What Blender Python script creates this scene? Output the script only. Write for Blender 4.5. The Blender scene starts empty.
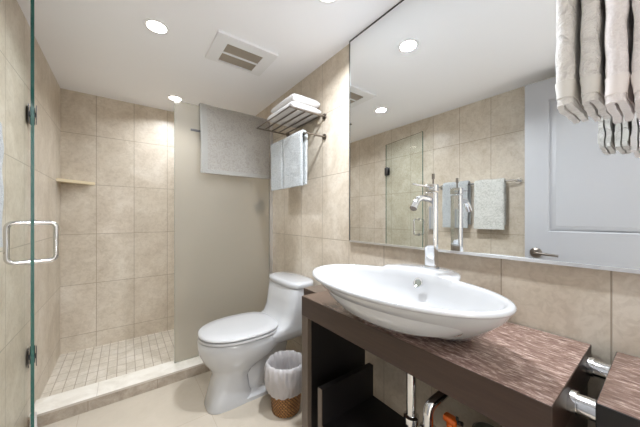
import bpy, bmesh, math, random
from mathutils import Vector, Matrix, noise as mnoise
R = math.radians
PI = math.pi
S = bpy.context.scene
C = S.collection

# ------------------------------------------------------------------ camera, light, exposure
EYE = 1.115                       # camera height above the bathroom floor
H = EYE + 1.009                   # ceiling height
cam_data = bpy.data.cameras.new('camera')
cam = bpy.data.objects.new('camera', cam_data)
C.objects.link(cam)
cam_data.sensor_fit = 'HORIZONTAL'
cam_data.sensor_width = 36.0
cam_data.lens = 36.0 * 262.13 / 640.0
cam_data.shift_y = (217.0 - 213.5) / 640.0
cam_data.clip_start = 0.02
cam.location = (0, 0, EYE)
cam.rotation_euler = (R(90), 0, R(-36.72))
S.camera = cam

world = bpy.data.worlds.new('world')
S.world = world
world.use_nodes = True
world.node_tree.nodes['Background'].inputs[0].default_value = (1.0, 0.97, 0.93, 1)
world.node_tree.nodes['Background'].inputs[1].default_value = 0.25

CAN_WATTS = 2.9
CAN_COLOR = (0.935, 1.0, 1.09)
HALL_FILL_WATTS = 14.0
GLOBE_FILL_WATTS = 30.0
HALL_FILL_COLOR = (0.915, 1.0, 1.13)
S.view_settings.view_transform = 'Standard'
S.view_settings.look = 'None'
S.view_settings.exposure = 1.22
S.view_settings.gamma = 1.0
S.view_settings.use_curve_mapping = False
S.cycles.use_denoising = True
S.cycles.max_bounces = 14
S.cycles.diffuse_bounces = 7
S.cycles.glossy_bounces = 6
S.cycles.transmission_bounces = 10
S.cycles.transparent_max_bounces = 16
S.cycles.sample_clamp_indirect = 6.0

# ------------------------------------------------------------------ materials
def srgb(r, g, b):
    f = lambda c: (c / 255 / 12.92) if c / 255 <= 0.04045 else ((c / 255 + 0.055) / 1.055) ** 2.4
    return (f(r), f(g), f(b), 1)

def mat(name, color, rough=0.5, metal=0.0, **kw):
    m = bpy.data.materials.new(name)
    m.use_nodes = True
    b = m.node_tree.nodes['Principled BSDF']
    b.inputs['Base Color'].default_value = color
    b.inputs['Roughness'].default_value = rough
    b.inputs['Metallic'].default_value = metal
    for k, v in kw.items():
        b.inputs[k.replace('_', ' ')].default_value = v
    return m

class NT:
    def __init__(s, m):
        s.t = m.node_tree; s.n = s.t.nodes; s.b = s.n.get('Principled BSDF')
    def new(s, typ, **kw):
        n = s.n.new(typ)
        for k, v in kw.items():
            if k.startswith('i_'):
                n.inputs[k[2:].replace('_', ' ')].default_value = v
            else:
                setattr(n, k, v)
        return n
    def link(s, a, b): s.t.links.new(a, b)
    def ramp(s, fac, stops):
        r = s.new('ShaderNodeValToRGB')
        e = r.color_ramp.elements
        while len(e) < len(stops): e.new(0.5)
        for el, (p, c) in zip(e, stops):
            el.position = p; el.color = c
        s.link(fac, r.inputs[0]); return r.outputs[0]
    def mix(s, fac, a, b, blend='MIX'):
        n = s.new('ShaderNodeMix', data_type='RGBA', blend_type=blend)
        for sock, val in ((n.inputs[0], fac), (n.inputs[6], a), (n.inputs[7], b)):
            if hasattr(val, 'links'): s.link(val, sock)
            else: sock.default_value = val
        return n.outputs[2]
    def noise(s, vec, scale, detail=4, rough=0.55, dist=0.0):
        n = s.new('ShaderNodeTexNoise')
        n.inputs['Scale'].default_value = scale; n.inputs['Detail'].default_value = detail
        n.inputs['Roughness'].default_value = rough; n.inputs['Distortion'].default_value = dist
        if vec is not None: s.link(vec, n.inputs['Vector'])
        return n.outputs['Fac']
    def coord(s, kind='Object', scale=None):
        c = s.new('ShaderNodeTexCoord').outputs[kind]
        if scale:
            mp = s.new('ShaderNodeMapping'); mp.inputs['Scale'].default_value = scale
            s.link(c, mp.inputs['Vector']); c = mp.outputs['Vector']
        return c
    def bump(s, h, strength=0.2, dist=0.002, invert=False):
        b = s.new('ShaderNodeBump', invert=invert)
        b.inputs['Strength'].default_value = strength; b.inputs['Distance'].default_value = dist
        s.link(h, b.inputs['Height']); s.link(b.outputs[0], s.b.inputs['Normal'])

def tile_mat(name, w, h, base, dark, light, grout, mortar=0.0022, rough=0.35, tone=0.06, nscale=5.0, bump=0.4):
    m = mat(name, base, rough); t = NT(m)
    uv = t.coord('UV'); ob = t.coord('Object')
    br = t.new('ShaderNodeTexBrick', offset=0.0, offset_frequency=1, squash=1.0, squash_frequency=1)
    t.link(uv, br.inputs['Vector'])
    br.inputs['Scale'].default_value = 1.0
    br.inputs['Mortar Size'].default_value = mortar
    br.inputs['Mortar Smooth'].default_value = 0.2
    br.inputs['Bias'].default_value = 0.0
    br.inputs['Brick Width'].default_value = w
    br.inputs['Row Height'].default_value = h
    a = 1 - tone
    br.inputs['Color1'].default_value = (1, 1, 1, 1)
    br.inputs['Color2'].default_value = (a, a, a * 0.985, 1)
    br.inputs['Mortar'].default_value = (1, 1, 1, 1)
    n1 = t.noise(ob, nscale, 8, 0.62, 0.6)
    c1 = t.ramp(n1, [(0.34, dark), (0.50, base), (0.66, light)])
    n2 = t.noise(ob, nscale * 7, 6, 0.6, 1.2)
    v = t.ramp(n2, [(0.38, (0.89, 0.875, 0.855, 1) if tone > 0.03 else (0.985, 0.983, 0.98, 1)), (0.56, (1, 1, 1, 1))])
    c2 = t.mix(1.0, c1, v, 'MULTIPLY')
    c3 = t.mix(1.0, c2, br.outputs['Color'], 'MULTIPLY')
    c4 = t.mix(br.outputs['Fac'], c3, grout)
    t.link(c4, t.b.inputs['Base Color'])
    t.bump(br.outputs['Fac'], bump, 0.0015, invert=True)
    return m

TW, TH = 0.2568, 0.406
M = {}
M['tile'] = tile_mat('wall_tile', TW, TH, srgb(205, 193, 176), srgb(193, 180, 162), srgb(215, 205, 190), srgb(160, 147, 129), 0.0022)
M['pan'] = tile_mat('shower_floor_tile', 0.053, 0.106, srgb(212, 203, 188), srgb(200, 190, 174), srgb(220, 212, 200), srgb(163, 150, 132), 0.0026, 0.5, 0.10, 9.0)
M['curbface'] = tile_mat('curb_tile', 0.34, 0.5, srgb(168, 155, 140), srgb(150, 138, 123), srgb(184, 172, 157), srgb(140, 126, 112), 0.002, 0.35, 0.06, 12.0)
M['curbtop'] = tile_mat('curb_marble', 0.9, 0.5, srgb(226, 220, 209), srgb(214, 207, 195), srgb(234, 229, 220), srgb(190, 180, 168), 0.0015, 0.3, 0.02, 9.0)
M['floor'] = tile_mat('floor_tile', 0.60, 0.60, srgb(188, 177, 161), srgb(185, 174, 158), srgb(191, 180, 164), srgb(174, 162, 146), 0.0018, 0.22, 0.02, 4.0, 0.2)
M['ceiling'] = mat('ceiling_paint', srgb(246, 247, 251), 0.9)
M['paint'] = mat('wall_paint', srgb(232, 228, 222), 0.85)
M['white_paint'] = mat('white_door_paint', srgb(166, 166, 168), 0.35)
M['porcelain'] = mat('white_porcelain', srgb(184, 184, 184), 0.06, Coat_Weight=0.4, Coat_Roughness=0.03)
M['seat'] = mat('white_seat_plastic', srgb(184, 183, 182), 0.18)
M['chrome'] = mat('chrome', (0.72, 0.725, 0.735, 1), 0.06, 1.0)
M['nickel'] = mat('brushed_nickel', srgb(134, 126, 118), 0.28, 1.0)
M['darkmetal'] = mat('dark_metal', srgb(96, 96, 100), 0.3, 1.0)
M['mirror'] = mat('mirror_silver', (0.90, 0.915, 0.91, 1), 0.0, 1.0)
M['mirror_edge'] = mat('mirror_edge', srgb(70, 74, 74), 0.3, 0.6)
M['alu'] = mat('mirror_channel', srgb(228, 228, 228), 0.3, 0.9)
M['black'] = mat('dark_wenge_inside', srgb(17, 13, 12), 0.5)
M['plastic_orange'] = mat('orange_plastic', srgb(226, 106, 30), 0.35)
M['plastic_black'] = mat('black_plastic', srgb(30, 30, 30), 0.4)
M['plastic_red'] = mat('red_plastic', srgb(176, 48, 54), 0.4)
M['plastic_grey'] = mat('grey_plastic', srgb(120, 122, 112), 0.4)
M['plastic_olive'] = mat('olive_grey_plastic', srgb(92, 90, 78), 0.4)
M['white_plastic'] = mat('white_plastic', srgb(236, 237, 239), 0.45)
M['grille_dark'] = mat('vent_dark', srgb(92, 84, 74), 0.7)
M['rubber'] = mat('grey_vinyl', srgb(196, 190, 184), 0.4)
M['glass_edge'] = mat('glass_edge_teal', srgb(16, 84, 76), 0.12, Coat_Weight=0.5)

def wood(name, c_dark, c_mid, c_light, rough, sc=(14, 1.6, 14), streak=True):
    m = mat(name, c_mid, rough); t = NT(m)
    co = t.coord('Object', sc)
    n = t.noise(co, 3.0, 10, 0.72, 0.5)
    stops = [(0.36, c_dark), (0.52, c_mid), (0.66, c_light)]
    t.link(t.ramp(n, stops), t.b.inputs['Base Color'])
    if streak:
        t.bump(n, 0.08, 0.001)
    return m
M['wenge'] = wood('wenge_front', srgb(54, 38, 29), srgb(60, 43, 33), srgb(66, 49, 39), 0.42, (10, 2.0, 30), False)
M['wenge_lit_edge'] = wood('wenge_lit_edge', srgb(84, 72, 62), srgb(92, 80, 69), srgb(99, 87, 76), 0.42, (10, 10, 3), False)  # lighter wenge copy; light falling on the leg front put into the colour
M['wengetop'] = wood('wenge_top', srgb(100, 76, 67), srgb(140, 114, 103), srgb(206, 184, 172), 0.22, (44, 11, 44))  # pale streaks paint in reflections on the worn finish

def worn_sheen_top():
    """dark wenge top; wear and painted-in reflections pale and redden its near end"""
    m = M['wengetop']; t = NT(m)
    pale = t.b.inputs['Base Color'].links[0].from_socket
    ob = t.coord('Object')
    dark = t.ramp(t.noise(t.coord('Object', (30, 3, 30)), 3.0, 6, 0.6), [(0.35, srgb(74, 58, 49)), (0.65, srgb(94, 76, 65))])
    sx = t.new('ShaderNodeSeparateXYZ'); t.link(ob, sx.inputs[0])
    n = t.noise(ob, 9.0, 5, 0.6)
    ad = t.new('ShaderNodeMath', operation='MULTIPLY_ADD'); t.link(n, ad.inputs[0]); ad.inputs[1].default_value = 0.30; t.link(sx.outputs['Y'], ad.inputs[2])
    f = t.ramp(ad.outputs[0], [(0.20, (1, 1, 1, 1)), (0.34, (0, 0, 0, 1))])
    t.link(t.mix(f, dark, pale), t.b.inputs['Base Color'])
worn_sheen_top()
def terry(name, col, col2, pattern=0):
    m = mat(name, col, 0.95, Sheen_Weight=0.4); t = NT(m)
    ob = t.coord('Object')
    n = t.noise(ob, 260, 3, 0.6)
    if pattern:
        big = t.noise(ob, pattern, 3, 0.5, 2.2)
        mx = t.new('ShaderNodeMath', operation='MULTIPLY_ADD')
        t.link(big, mx.inputs[0]); mx.inputs[1].default_value = 2.0; t.link(n, mx.inputs[2])
        t.link(t.ramp(big, [(0.38, col2), (0.55, col)]), t.b.inputs['Base Color'])
        t.bump(mx.outputs[0], 0.7, 0.006)
    else:
        t.link(t.ramp(n, [(0.3, col2), (0.6, col)]), t.b.inputs['Base Color'])
        t.bump(n, 0.6, 0.004)
    return m
M['terry_grey'] = terry('grey_terry', srgb(236, 233, 228), srgb(220, 216, 211), 28)
M['terry_bath'] = terry('grey_bath_towel', srgb(172, 167, 159), srgb(158, 153, 146), 42)
M['terry_blue'] = terry('pale_blue_terry', srgb(178, 181, 180), srgb(156, 160, 160), 60)
M['terry_white'] = terry('white_terry', srgb(208, 205, 203), srgb(194, 191, 188))
M['terry_pink'] = terry('white_furry_terry', srgb(242, 236, 234), srgb(232, 225, 223))
M['terry_sage'] = terry('sage_terry', srgb(206, 205, 198), srgb(186, 186, 178), 34)

def bordered():
    """plain woven border along the left edge and the foot of the bath towel"""
    m = M['terry_bath']; t = NT(m)
    pat = t.b.inputs['Base Color'].links[0].from_socket
    sx = t.new('ShaderNodeSeparateXYZ'); t.link(t.coord('Object'), sx.inputs[0])
    a = t.new('ShaderNodeMath', operation='LESS_THAN'); t.link(sx.outputs['X'], a.inputs[0]); a.inputs[1].default_value = -0.232
    b = t.new('ShaderNodeMath', operation='LESS_THAN'); t.link(sx.outputs['Z'], b.inputs[0]); b.inputs[1].default_value = 0.030
    c = t.new('ShaderNodeMath', operation='MAXIMUM'); t.link(a.outputs[0], c.inputs[0]); t.link(b.outputs[0], c.inputs[1])
    t.link(t.mix(c.outputs[0], pat, srgb(170, 168, 162)), t.b.inputs['Base Color'])
bordered()
def arch_glass(name, tint, edge=False):
    m = bpy.data.materials.new(name); m.use_nodes = True
    t = NT(m); t.n.remove(t.b)
    out = t.n['Material Output']
    fr = t.new('ShaderNodeFresnel'); fr.inputs[0].default_value = 1.45
    tr = t.new('ShaderNodeBsdfTransparent'); tr.inputs[0].default_value = tint
    gl = t.new('ShaderNodeBsdfGlossy'); gl.inputs['Roughness'].default_value = 0.0
    mx = t.new('ShaderNodeMixShader')
    ge = t.new('ShaderNodeNewGeometry')
    fb = t.new('ShaderNodeMath', operation='SUBTRACT'); fb.inputs[0].default_value = 1.0; t.link(ge.outputs['Backfacing'], fb.inputs[1])
    ff = t.new('ShaderNodeMath', operation='MULTIPLY'); t.link(fr.outputs[0], ff.inputs[0]); t.link(fb.outputs[0], ff.inputs[1])
    t.link(ff.outputs[0], mx.inputs[0]); t.link(tr.outputs[0], mx.inputs[1]); t.link(gl.outputs[0], mx.inputs[2])
    t.link(mx.outputs[0], out.inputs[0])
    return m
M['glass'] = arch_glass('clear_shower_glass', (0.962, 0.98, 0.968, 1))

def frosted(name):
    m = bpy.data.materials.new(name); m.use_nodes = True
    t = NT(m); t.n.remove(t.b)
    out = t.n['Material Output']
    rf = t.new('ShaderNodeBsdfRefraction'); rf.inputs['Color'].default_value = (0.90, 0.88, 0.83, 1)
    rf.inputs['Roughness'].default_value = 0.22; rf.inputs['IOR'].default_value = 1.3
    tl = t.new('ShaderNodeBsdfTranslucent'); tl.inputs[0].default_value = (0.66, 0.63, 0.56, 1)
    df = t.new('ShaderNodeBsdfDiffuse'); df.inputs[0].default_value = (0.60, 0.57, 0.51, 1)
    gl = t.new('ShaderNodeBsdfGlossy'); gl.inputs['Roughness'].default_value = 0.35
    a = t.new('ShaderNodeMixShader'); a.inputs[0].default_value = 0.22
    t.link(rf.outputs[0], a.inputs[1]); t.link(tl.outputs[0], a.inputs[2])
    b = t.new('ShaderNodeMixShader'); b.inputs[0].default_value = 0.22
    t.link(a.outputs[0], b.inputs[1]); t.link(df.outputs[0], b.inputs[2])
    c = t.new('ShaderNodeMixShader'); c.inputs[0].default_value = 0.03
    t.link(b.outputs[0], c.inputs[1]); t.link(gl.outputs[0], c.inputs[2])
    t.link(c.outputs[0], out.inputs[0])
    return m
M['frosted'] = frosted('frosted_glass')

def emit(name, col, s):
    m = bpy.data.materials.new(name); m.use_nodes = True
    t = NT(m); t.n.remove(t.b)
    e = t.new('ShaderNodeEmission'); e.inputs[0].default_value = col; e.inputs[1].default_value = s
    t.link(e.outputs[0], t.n['Material Output'].inputs[0]); return m
M['lens'] = emit('lamp_lens', (1.0, 0.95, 0.88, 1), 6.0)

def wicker():
    m = mat('brown_wicker', srgb(150, 106, 60), 0.6); t = NT(m)
    uv = t.coord('UV')
    br = t.new('ShaderNodeTexBrick', offset=0.5, offset_frequency=2)
    t.link(uv, br.inputs['Vector'])
    br.inputs['Scale'].default_value = 1.0
    br.inputs['Brick Width'].default_value = 1.0 / 30; br.inputs['Row Height'].default_value = 1.0 / 26
    br.inputs['Mortar Size'].default_value = 0.006; br.inputs['Mortar Smooth'].default_value = 0.6
    br.inputs['Color1'].default_value = srgb(178, 128, 72); br.inputs['Color2'].default_value = srgb(146, 98, 50)
    br.inputs['Mortar'].default_value = srgb(74, 46, 22)
    t.link(br.outputs['Color'], t.b.inputs['Base Color'])
    t.bump(br.outputs['Fac'], 0.8, 0.004, invert=True)
    return m
M['wicker'] = wicker()

def liner():
    m = bpy.data.materials.new('white_bin_liner'); m.use_nodes = True
    t = NT(m)
    t.b.inputs['Base Color'].default_value = srgb(212, 208, 207); t.b.inputs['Roughness'].default_value = 0.35
    tl = t.new('ShaderNodeBsdfTranslucent'); tl.inputs[0].default_value = srgb(212, 208, 207)
    tp = t.new('ShaderNodeBsdfTransparent')
    a = t.new('ShaderNodeMixShader'); a.inputs[0].default_value = 0.3
    b = t.new('ShaderNodeMixShader'); b.inputs[0].default_value = 0.10
    t.link(t.b.outputs[0], a.inputs[1]); t.link(tl.outputs[0], a.inputs[2])
    t.link(a.outputs[0], b.inputs[1]); t.link(tp.outputs[0], b.inputs[2])
    t.link(b.outputs[0], t.n['Material Output'].inputs[0]); return m
M['liner'] = liner()

# ------------------------------------------------------------------ helpers
def tag(o, label=None, cat=None, group=None, kind=None):
    for k, v in (('label', label), ('category', cat), ('group', group), ('kind', kind)):
        if v: o[k] = v
    return o

def thing(name, loc, label, cat, group=None):
    o = bpy.data.objects.new(name, None); C.objects.link(o)
    o.empty_display_size = 0.05
    o.location = loc
    return tag(o, label, cat, group)

def root_loc(p):
    v = Vector((0, 0, 0))
    while p is not None:
        v += p.location; p = p.parent
    return v

def obj(name, bm, m, parent=None, smooth=35, mats=None):
    """link a bmesh given in world metres as one mesh object"""
    bmesh.ops.recalc_face_normals(bm, faces=bm.faces[:])
    if parent is None:
        xs = [v.co for v in bm.verts]
        org = Vector(((min(c.x for c in xs) + max(c.x for c in xs)) / 2,
                      (min(c.y for c in xs) + max(c.y for c in xs)) / 2, min(c.z for c in xs)))
    else:
        org = root_loc(parent)
    bmesh.ops.translate(bm, verts=bm.verts[:], vec=-org)
    me = bpy.data.meshes.new(name)
    bm.to_mesh(me); bm.free()
    for x in (mats or [m]): me.materials.append(x)
    if smooth:
        me.shade_smooth()
        me.set_sharp_from_angle(angle=R(smooth))
    o = bpy.data.objects.new(name, me); C.objects.link(o)
    if parent is None: o.location = org
    else: o.parent = parent
    return o

def box(bm, x0, x1, y0, y1, z0, z1, bev=0.0, seg=2, mi=0):
    vs = [bm.verts.new(p) for p in ((x0, y0, z0), (x1, y0, z0), (x1, y1, z0), (x0, y1, z0),
                                    (x0, y0, z1), (x1, y0, z1), (x1, y1, z1), (x0, y1, z1))]
    fs = [bm.faces.new([vs[i] for i in q]) for q in
          ((3, 2, 1, 0), (4, 5, 6, 7), (0, 1, 5, 4), (1, 2, 6, 5), (2, 3, 7, 6), (3, 0, 4, 7))]
    for f in fs: f.material_index = mi
    if bev:
        es = list({e for f in fs for e in f.edges})
        bmesh.ops.bevel(bm, geom=es, offset=bev, segments=seg, affect='EDGES', profile=0.5)
    return vs

def B(*a, **k):
    bm = bmesh.new(); box(bm, *a, **k); return bm

def loft(bm, rings, cap0=True, cap1=True, closed=True):
    prev = None; first = None
    for ring in rings:
        cur = [bm.verts.new(p) for p in ring]
        n = len(cur)
        if prev:
            for i in range(n if closed else n - 1):
                j = (i + 1) % n
                bm.faces.new((prev[i], prev[j], cur[j], cur[i]))
        else: first = cur
        prev = cur
    if cap0: bm.faces.new(list(reversed(first)))
    if cap1: bm.faces.new(prev)

def tube(bm, pts, r, n=14, caps=True):
    pts = [Vector(p) for p in pts]
    rr = r if isinstance(r, (list, tuple)) else [r] * len(pts)
    t0 = (pts[1] - pts[0]).normalized()
    up = Vector((0, 0, 1)) if abs(t0.z) < 0.9 else Vector((1, 0, 0))
    nrm = t0.cross(up).normalized()
    rings = []
    for i, p in enumerate(pts):
        if i == 0: t = t0
        elif i == len(pts) - 1: t = (pts[i] - pts[i - 1]).normalized()
        else: t = ((pts[i] - pts[i - 1]).normalized() + (pts[i + 1] - pts[i]).normalized()).normalized()
        nrm = (nrm - t * nrm.dot(t)).normalized()
        b = t.cross(nrm)
        rings.append([p + rr[i] * (math.cos(2 * PI * k / n) * nrm + math.sin(2 * PI * k / n) * b) for k in range(n)])
    loft(bm, rings, caps, caps)

def T(pts, r, n=14):
    bm = bmesh.new(); tube(bm, pts, r, n); return bm

def lathe(bm, prof, cx, cy, n=48, cap0=True, cap1=True):
    rings = [[(cx + r * math.cos(2 * PI * k / n), cy + r * math.sin(2 * PI * k / n), z) for k in range(n)] for r, z in prof]
    loft(bm, rings, cap0, cap1)

def round_path(pts, rad, seg=6):
    """polyline with rounded corners"""
    pts = [Vector(p) for p in pts]; out = [pts[0]]
    for i in range(1, len(pts) - 1):
        a, b, c = pts[i - 1], pts[i], pts[i + 1]
        d1 = (a - b).normalized(); d2 = (c - b).normalized()
        p, q = b + d1 * rad, b + d2 * rad
        for k in range(seg + 1):
            t = k / seg
            out.append((1 - t) ** 2 * p + 2 * t * (1 - t) * b + t * t * q)
    out.append(pts[-1]); return out

def slab(name, p0, p1, m, axes, origin, kind='structure', parent=None):
    """box with planar UVs in metres along two axes (0 x, 1 y, 2 z)"""
    bm = B(p0[0], p1[0], p0[1], p1[1], p0[2], p1[2])
    uvl = bm.loops.layers.uv.new('UVMap')
    for f in bm.faces:
        for l in f.loops:
            l[uvl].uv = (l.vert.co[axes[0]] - origin[0] + 40 * TW, l.vert.co[axes[1]] - origin[1] + 40 * TH) if m is M['tile'] else \
                        (l.vert.co[axes[0]] - origin[0] + 12.0, l.vert.co[axes[1]] - origin[1] + 12.0)
    o = obj(name, bm, m, parent, smooth=0)
    if kind and parent is None: o['kind'] = kind
    return o

# ------------------------------------------------------------------ the room
XL, XR, YB, YF = -0.402, 1.0488, 2.861, -0.14
ZJ = EYE - 0.14                    # a horizontal grout line on every wall
ZS = EYE - 1.0764                  # shower floor
ZC = EYE - 1.043                   # top of the kerb
slab('wall_back', (XL - 0.1, YB, 0), (XR + 0.1, YB + 0.1, H + 0.1), M['tile'], (0, 2), (-0.1879, ZJ))
slab('wall_left', (XL - 0.1, YF, 0), (XL, YB, H + 0.1), M['tile'], (1, 2), (0.908, ZJ))
slab('wall_right', (XR, YF, 0), (XR + 0.1, YB, H + 0.1), M['tile'], (1, 2), (0.3533, ZJ))
slab('floor', (XL - 0.1, YF - 0.1, -0.1), (XR + 0.1, YB + 0.1, 0), M['floor'], (0, 1), (0.395, 1.57))
slab('ceiling', (XL - 0.1, YF - 0.1, H), (XR + 0.1, YB + 0.1, H + 0.1), M['ceiling'], (0, 1), (0, 0))
# front wall with the doorway the photograph is taken from
DX0, DX1, DZ = -0.285, 0.50, 2.06
bm = bmesh.new()
box(bm, XL - 0.1, DX0, YF - 0.1, YF, 0, H)
box(bm, DX1, XR + 0.1, YF - 0.1, YF, 0, H)
box(bm, DX0, DX1, YF - 0.1, YF, DZ, H)
o = obj('wall_front', bm, M['paint'], smooth=0); o['kind'] = 'structure'
bm = bmesh.new()
for x0, x1, z0, z1 in ((DX0 - 0.06, DX0, 0, DZ + 0.055), (DX1, DX1 + 0.06, 0, DZ + 0.055), (DX0, DX1, DZ, DZ + 0.055)):
    box(bm, x0, x1, YF, YF + 0.012, z0, z1, 0.003)
o = obj('trim_1', bm, M['white_paint']); o['kind'] = 'structure'
# hall behind the doorway
HY = -1.9
for nm, a, b, m in (('floor_hall', (-1.3, HY, -0.1), (1.5, YF - 0.1, 0), M['floor']),
                    ('ceiling_hall', (-1.3, HY, 2.4), (1.5, YF - 0.1, 2.5), M['ceiling']),
                    ('wall_hall_left', (-1.4, HY, 0), (-1.3, YF - 0.1, 2.5), M['paint']),
                    ('wall_hall_right', (1.5, HY, 0), (1.6, YF - 0.1, 2.5), M['paint']),
                    ('wall_hall_back', (-1.4, HY - 0.1, 0), (1.6, HY, 2.5), M['paint'])):
    slab(nm, a, b, m, (0, 1), (0, 0))
bm = bmesh.new()
box(bm, -1.4, XL - 0.1, YF - 0.1, YF, 0, 2.5); box(bm, XR + 0.1, 1.6, YF - 0.1, YF, 0, 2.5); box(bm, XL - 0.1, XR + 0.1, YF - 0.1, YF, H + 0.1, 2.5)
o = obj('wall_hall_front', bm, M['paint'], smooth=0); o['kind'] = 'structure'

# shower: raised pan and tiled kerb
KY0, KY1 = 2.0, 2.16
slab('floor_shower', (XL, KY1, 0.0), (XR, YB, ZS), M['pan'], (0, 1), (XL + 0.01, YB - 0.02))
slab('trim_2', (XL, KY0 + 0.008, 0), (XR, KY1, ZC - 0.012), M['curbface'], (0, 2), (-0.068, -0.2))
slab('trim_3', (XL, KY0, ZC - 0.012), (XR, KY1 + 0.004, ZC), M['curbtop'], (0, 1), (0.17, 1.5))
slab('trim_4', (XL, KY0, 0), (XR, KY0 + 0.008, ZC - 0.012), M['curbface'], (0, 2), (-0.068, -0.2))

# ------------------------------------------------------------------ recessed ceiling lights
def can_light(x, y, label, watts=None):
    t = thing('recessed_light', (x, y, H), label, 'ceiling light', 'recessed ceiling lights')
    bm = bmesh.new()
    lathe(bm, [(0.046, H - 0.0005), (0.046, H - 0.004), (0.054, H - 0.0055), (0.059, H - 0.004), (0.060, H - 0.0005)], x, y, 40, False, False)
    obj('trim_ring', bm, M['white_plastic'], t)
    bm = bmesh.new(); lathe(bm, [(0.0455, H - 0.0008), (0.0455, H - 0.003), (0.03, H - 0.0045)], x, y, 40)
    obj('lens', bm, M['lens'], t)
    l = bpy.data.lights.new('lamp', 'AREA'); l.shape = 'DISK'; l.size = 0.085; l.energy = watts or CAN_WATTS; l.color = CAN_COLOR
    l.spread = R(150)
    lo = bpy.data.objects.new('lamp', l); C.objects.link(lo); lo.parent = t; lo.location = (0, 0, -0.008)
can_light(0.137, 1.63, 'round recessed ceiling light in front of the shower, left of the vent')
can_light(0.345, 2.52, 'round recessed ceiling light inside the shower above the corner of the frosted panel')
can_light(0.734, 0.924, 'round recessed light above the sink, seen only as the nearest light in the mirror', 2.6 * CAN_WATTS)

can_light(0.734, 0.30, 'round recessed light above the right end of the vanity, just outside the photo', 0.6 * CAN_WATTS)

hl = thing('hall_fill_ceiling_lamp', (0.1, -1.0, 2.4), 'unseen flat round ceiling lamp added as fill light in the hall behind the doorway', 'ceiling lamp')  # added fill lamp, lights the room from behind the camera
bm = bmesh.new(); lathe(bm, [(0.2, 2.399), (0.2, 2.37), (0.17, 2.355)], 0.1, -1.0, 40); obj('lamp_shade', bm, M['lens'], hl)
l = bpy.data.lights.new('lamp', 'AREA'); l.shape = 'DISK'; l.size = 0.4; l.energy = HALL_FILL_WATTS; l.color = HALL_FILL_COLOR
lo = bpy.data.objects.new('lamp', l); C.objects.link(lo); lo.parent = hl; lo.location = (0, 0, -0.06)

fl = thing('fill_floor_lamp', (-0.17, -1.45, 0), 'unseen floor lamp with a white globe, added as frontal fill in the hall behind the doorway', 'floor lamp')  # added and unseen, gives frontal fill through the doorway
bm = bmesh.new(); lathe(bm, [(0.13, 0.0005), (0.13, 0.02), (0.02, 0.03)], -0.17, -1.45, 36); obj('base', bm, M['darkmetal'], fl)
obj('pole', T([(-0.17, -1.45, 0.03), (-0.17, -1.45, 0.56)], 0.011, 14), M['darkmetal'], fl)
bm = bmesh.new(); lathe(bm, [(0.16 * math.sin(PI * (k + 0.5) / 20), 0.72 - 0.16 * math.cos(PI * (k + 0.5) / 20)) for k in range(20)], -0.17, -1.45, 40); obj('globe', bm, M['lens'], fl)
l = bpy.data.lights.new('lamp', 'POINT'); l.shadow_soft_size = 0.17; l.energy = GLOBE_FILL_WATTS; l.color = HALL_FILL_COLOR
lo = bpy.data.objects.new('lamp', l); C.objects.link(lo); lo.parent = fl; lo.location = (0, 0, 0.72)

# ------------------------------------------------------------------ exhaust vent
vx0, vx1, vy0, vy1 = 0.405, 0.765, 1.455, 1.745
v = thing('exhaust_vent', ((vx0 + vx1) / 2, (vy0 + vy1) / 2, H), 'square white exhaust vent with beige grille in the ceiling', 'vent')
gx0, gx1, gy0, gy1 = 0.475, 0.695, 1.53, 1.735
gx0, gx1, gy0, gy1 = 0.475, 0.695, 1.525, 1.725
bm = bmesh.new()
for a in ((vx0, gx0, vy0, vy1), (gx1, vx1, vy0, vy1), (gx0, gx1, vy0, gy0), (gx0, gx1, gy1, vy1)):
    box(bm, a[0], a[1], a[2], a[3], H - 0.014, H - 0.0005)
bmesh.ops.remove_doubles(bm, verts=bm.verts[:], dist=1e-5)
obj('frame', bm, M['white_plastic'], v, smooth=20)
obj('duct_panel', B(gx0, gx1, gy0, gy1, H - 0.003, H - 0.001), M['grille_dark'], v, smooth=0)
M['slat'] = mat('vent_slat', srgb(172, 162, 148), 0.6)
ym = (gy0 + gy1) / 2
obj('centre_bar', B(gx0, gx1, ym - 0.007, ym + 0.007, H - 0.013, H - 0.003, 0.002), M['white_plastic'], v)
bm = bmesh.new()
k = 0
y = gy0 + 0.004
while y < gy1 - 0.004:
    if abs(y - ym) > 0.012:
        box(bm, gx0, gx1, y - 0.0027, y + 0.0027, H - 0.010, H - 0.003)
    y += 0.0092
obj('slats', bm, M['slat'], v, smooth=0)

# ------------------------------------------------------------------ shower glass
GT = 0.010
PY = 2.12; PX0 = 0.285; PZ1 = EYE + 0.832
def pane(bm, x0, x1, y0, y1, z0, z1, thin):
    """glass sheet: broad faces use slot 0, the four narrow edges slot 1"""
    n0 = len(bm.faces)
    box(bm, x0, x1, y0, y1, z0, z1)
    bm.faces.ensure_lookup_table()
    for f in bm.faces[n0:]:
        f.normal_update()
        f.material_index = 0 if abs(f.normal[thin]) > 0.9 else 1
sp = thing('shower_screen', (0.66, PY, ZC), 'fixed frosted glass shower panel behind the toilet', 'shower panel')
bm = bmesh.new(); pane(bm, PX0, XR - 0.004, PY - GT / 2, PY + GT / 2, ZC + 0.002, PZ1, 1)
M['frost_edge'] = mat('frosted_edge', srgb(150, 172, 160), 0.3)
obj('glass_pane', bm, None, sp, smooth=0, mats=[M['frosted'], M['frost_edge']])
bm = bmesh.new(); box(bm, XR - 0.026, XR - 0.0005, PY - 0.017, PY - 0.0055, ZC, PZ1); box(bm, XR - 0.026, XR - 0.0005, PY + 0.0055, PY + 0.017, ZC, PZ1)
obj('wall_channel', bm, M['alu'], sp, smooth=0)
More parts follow.
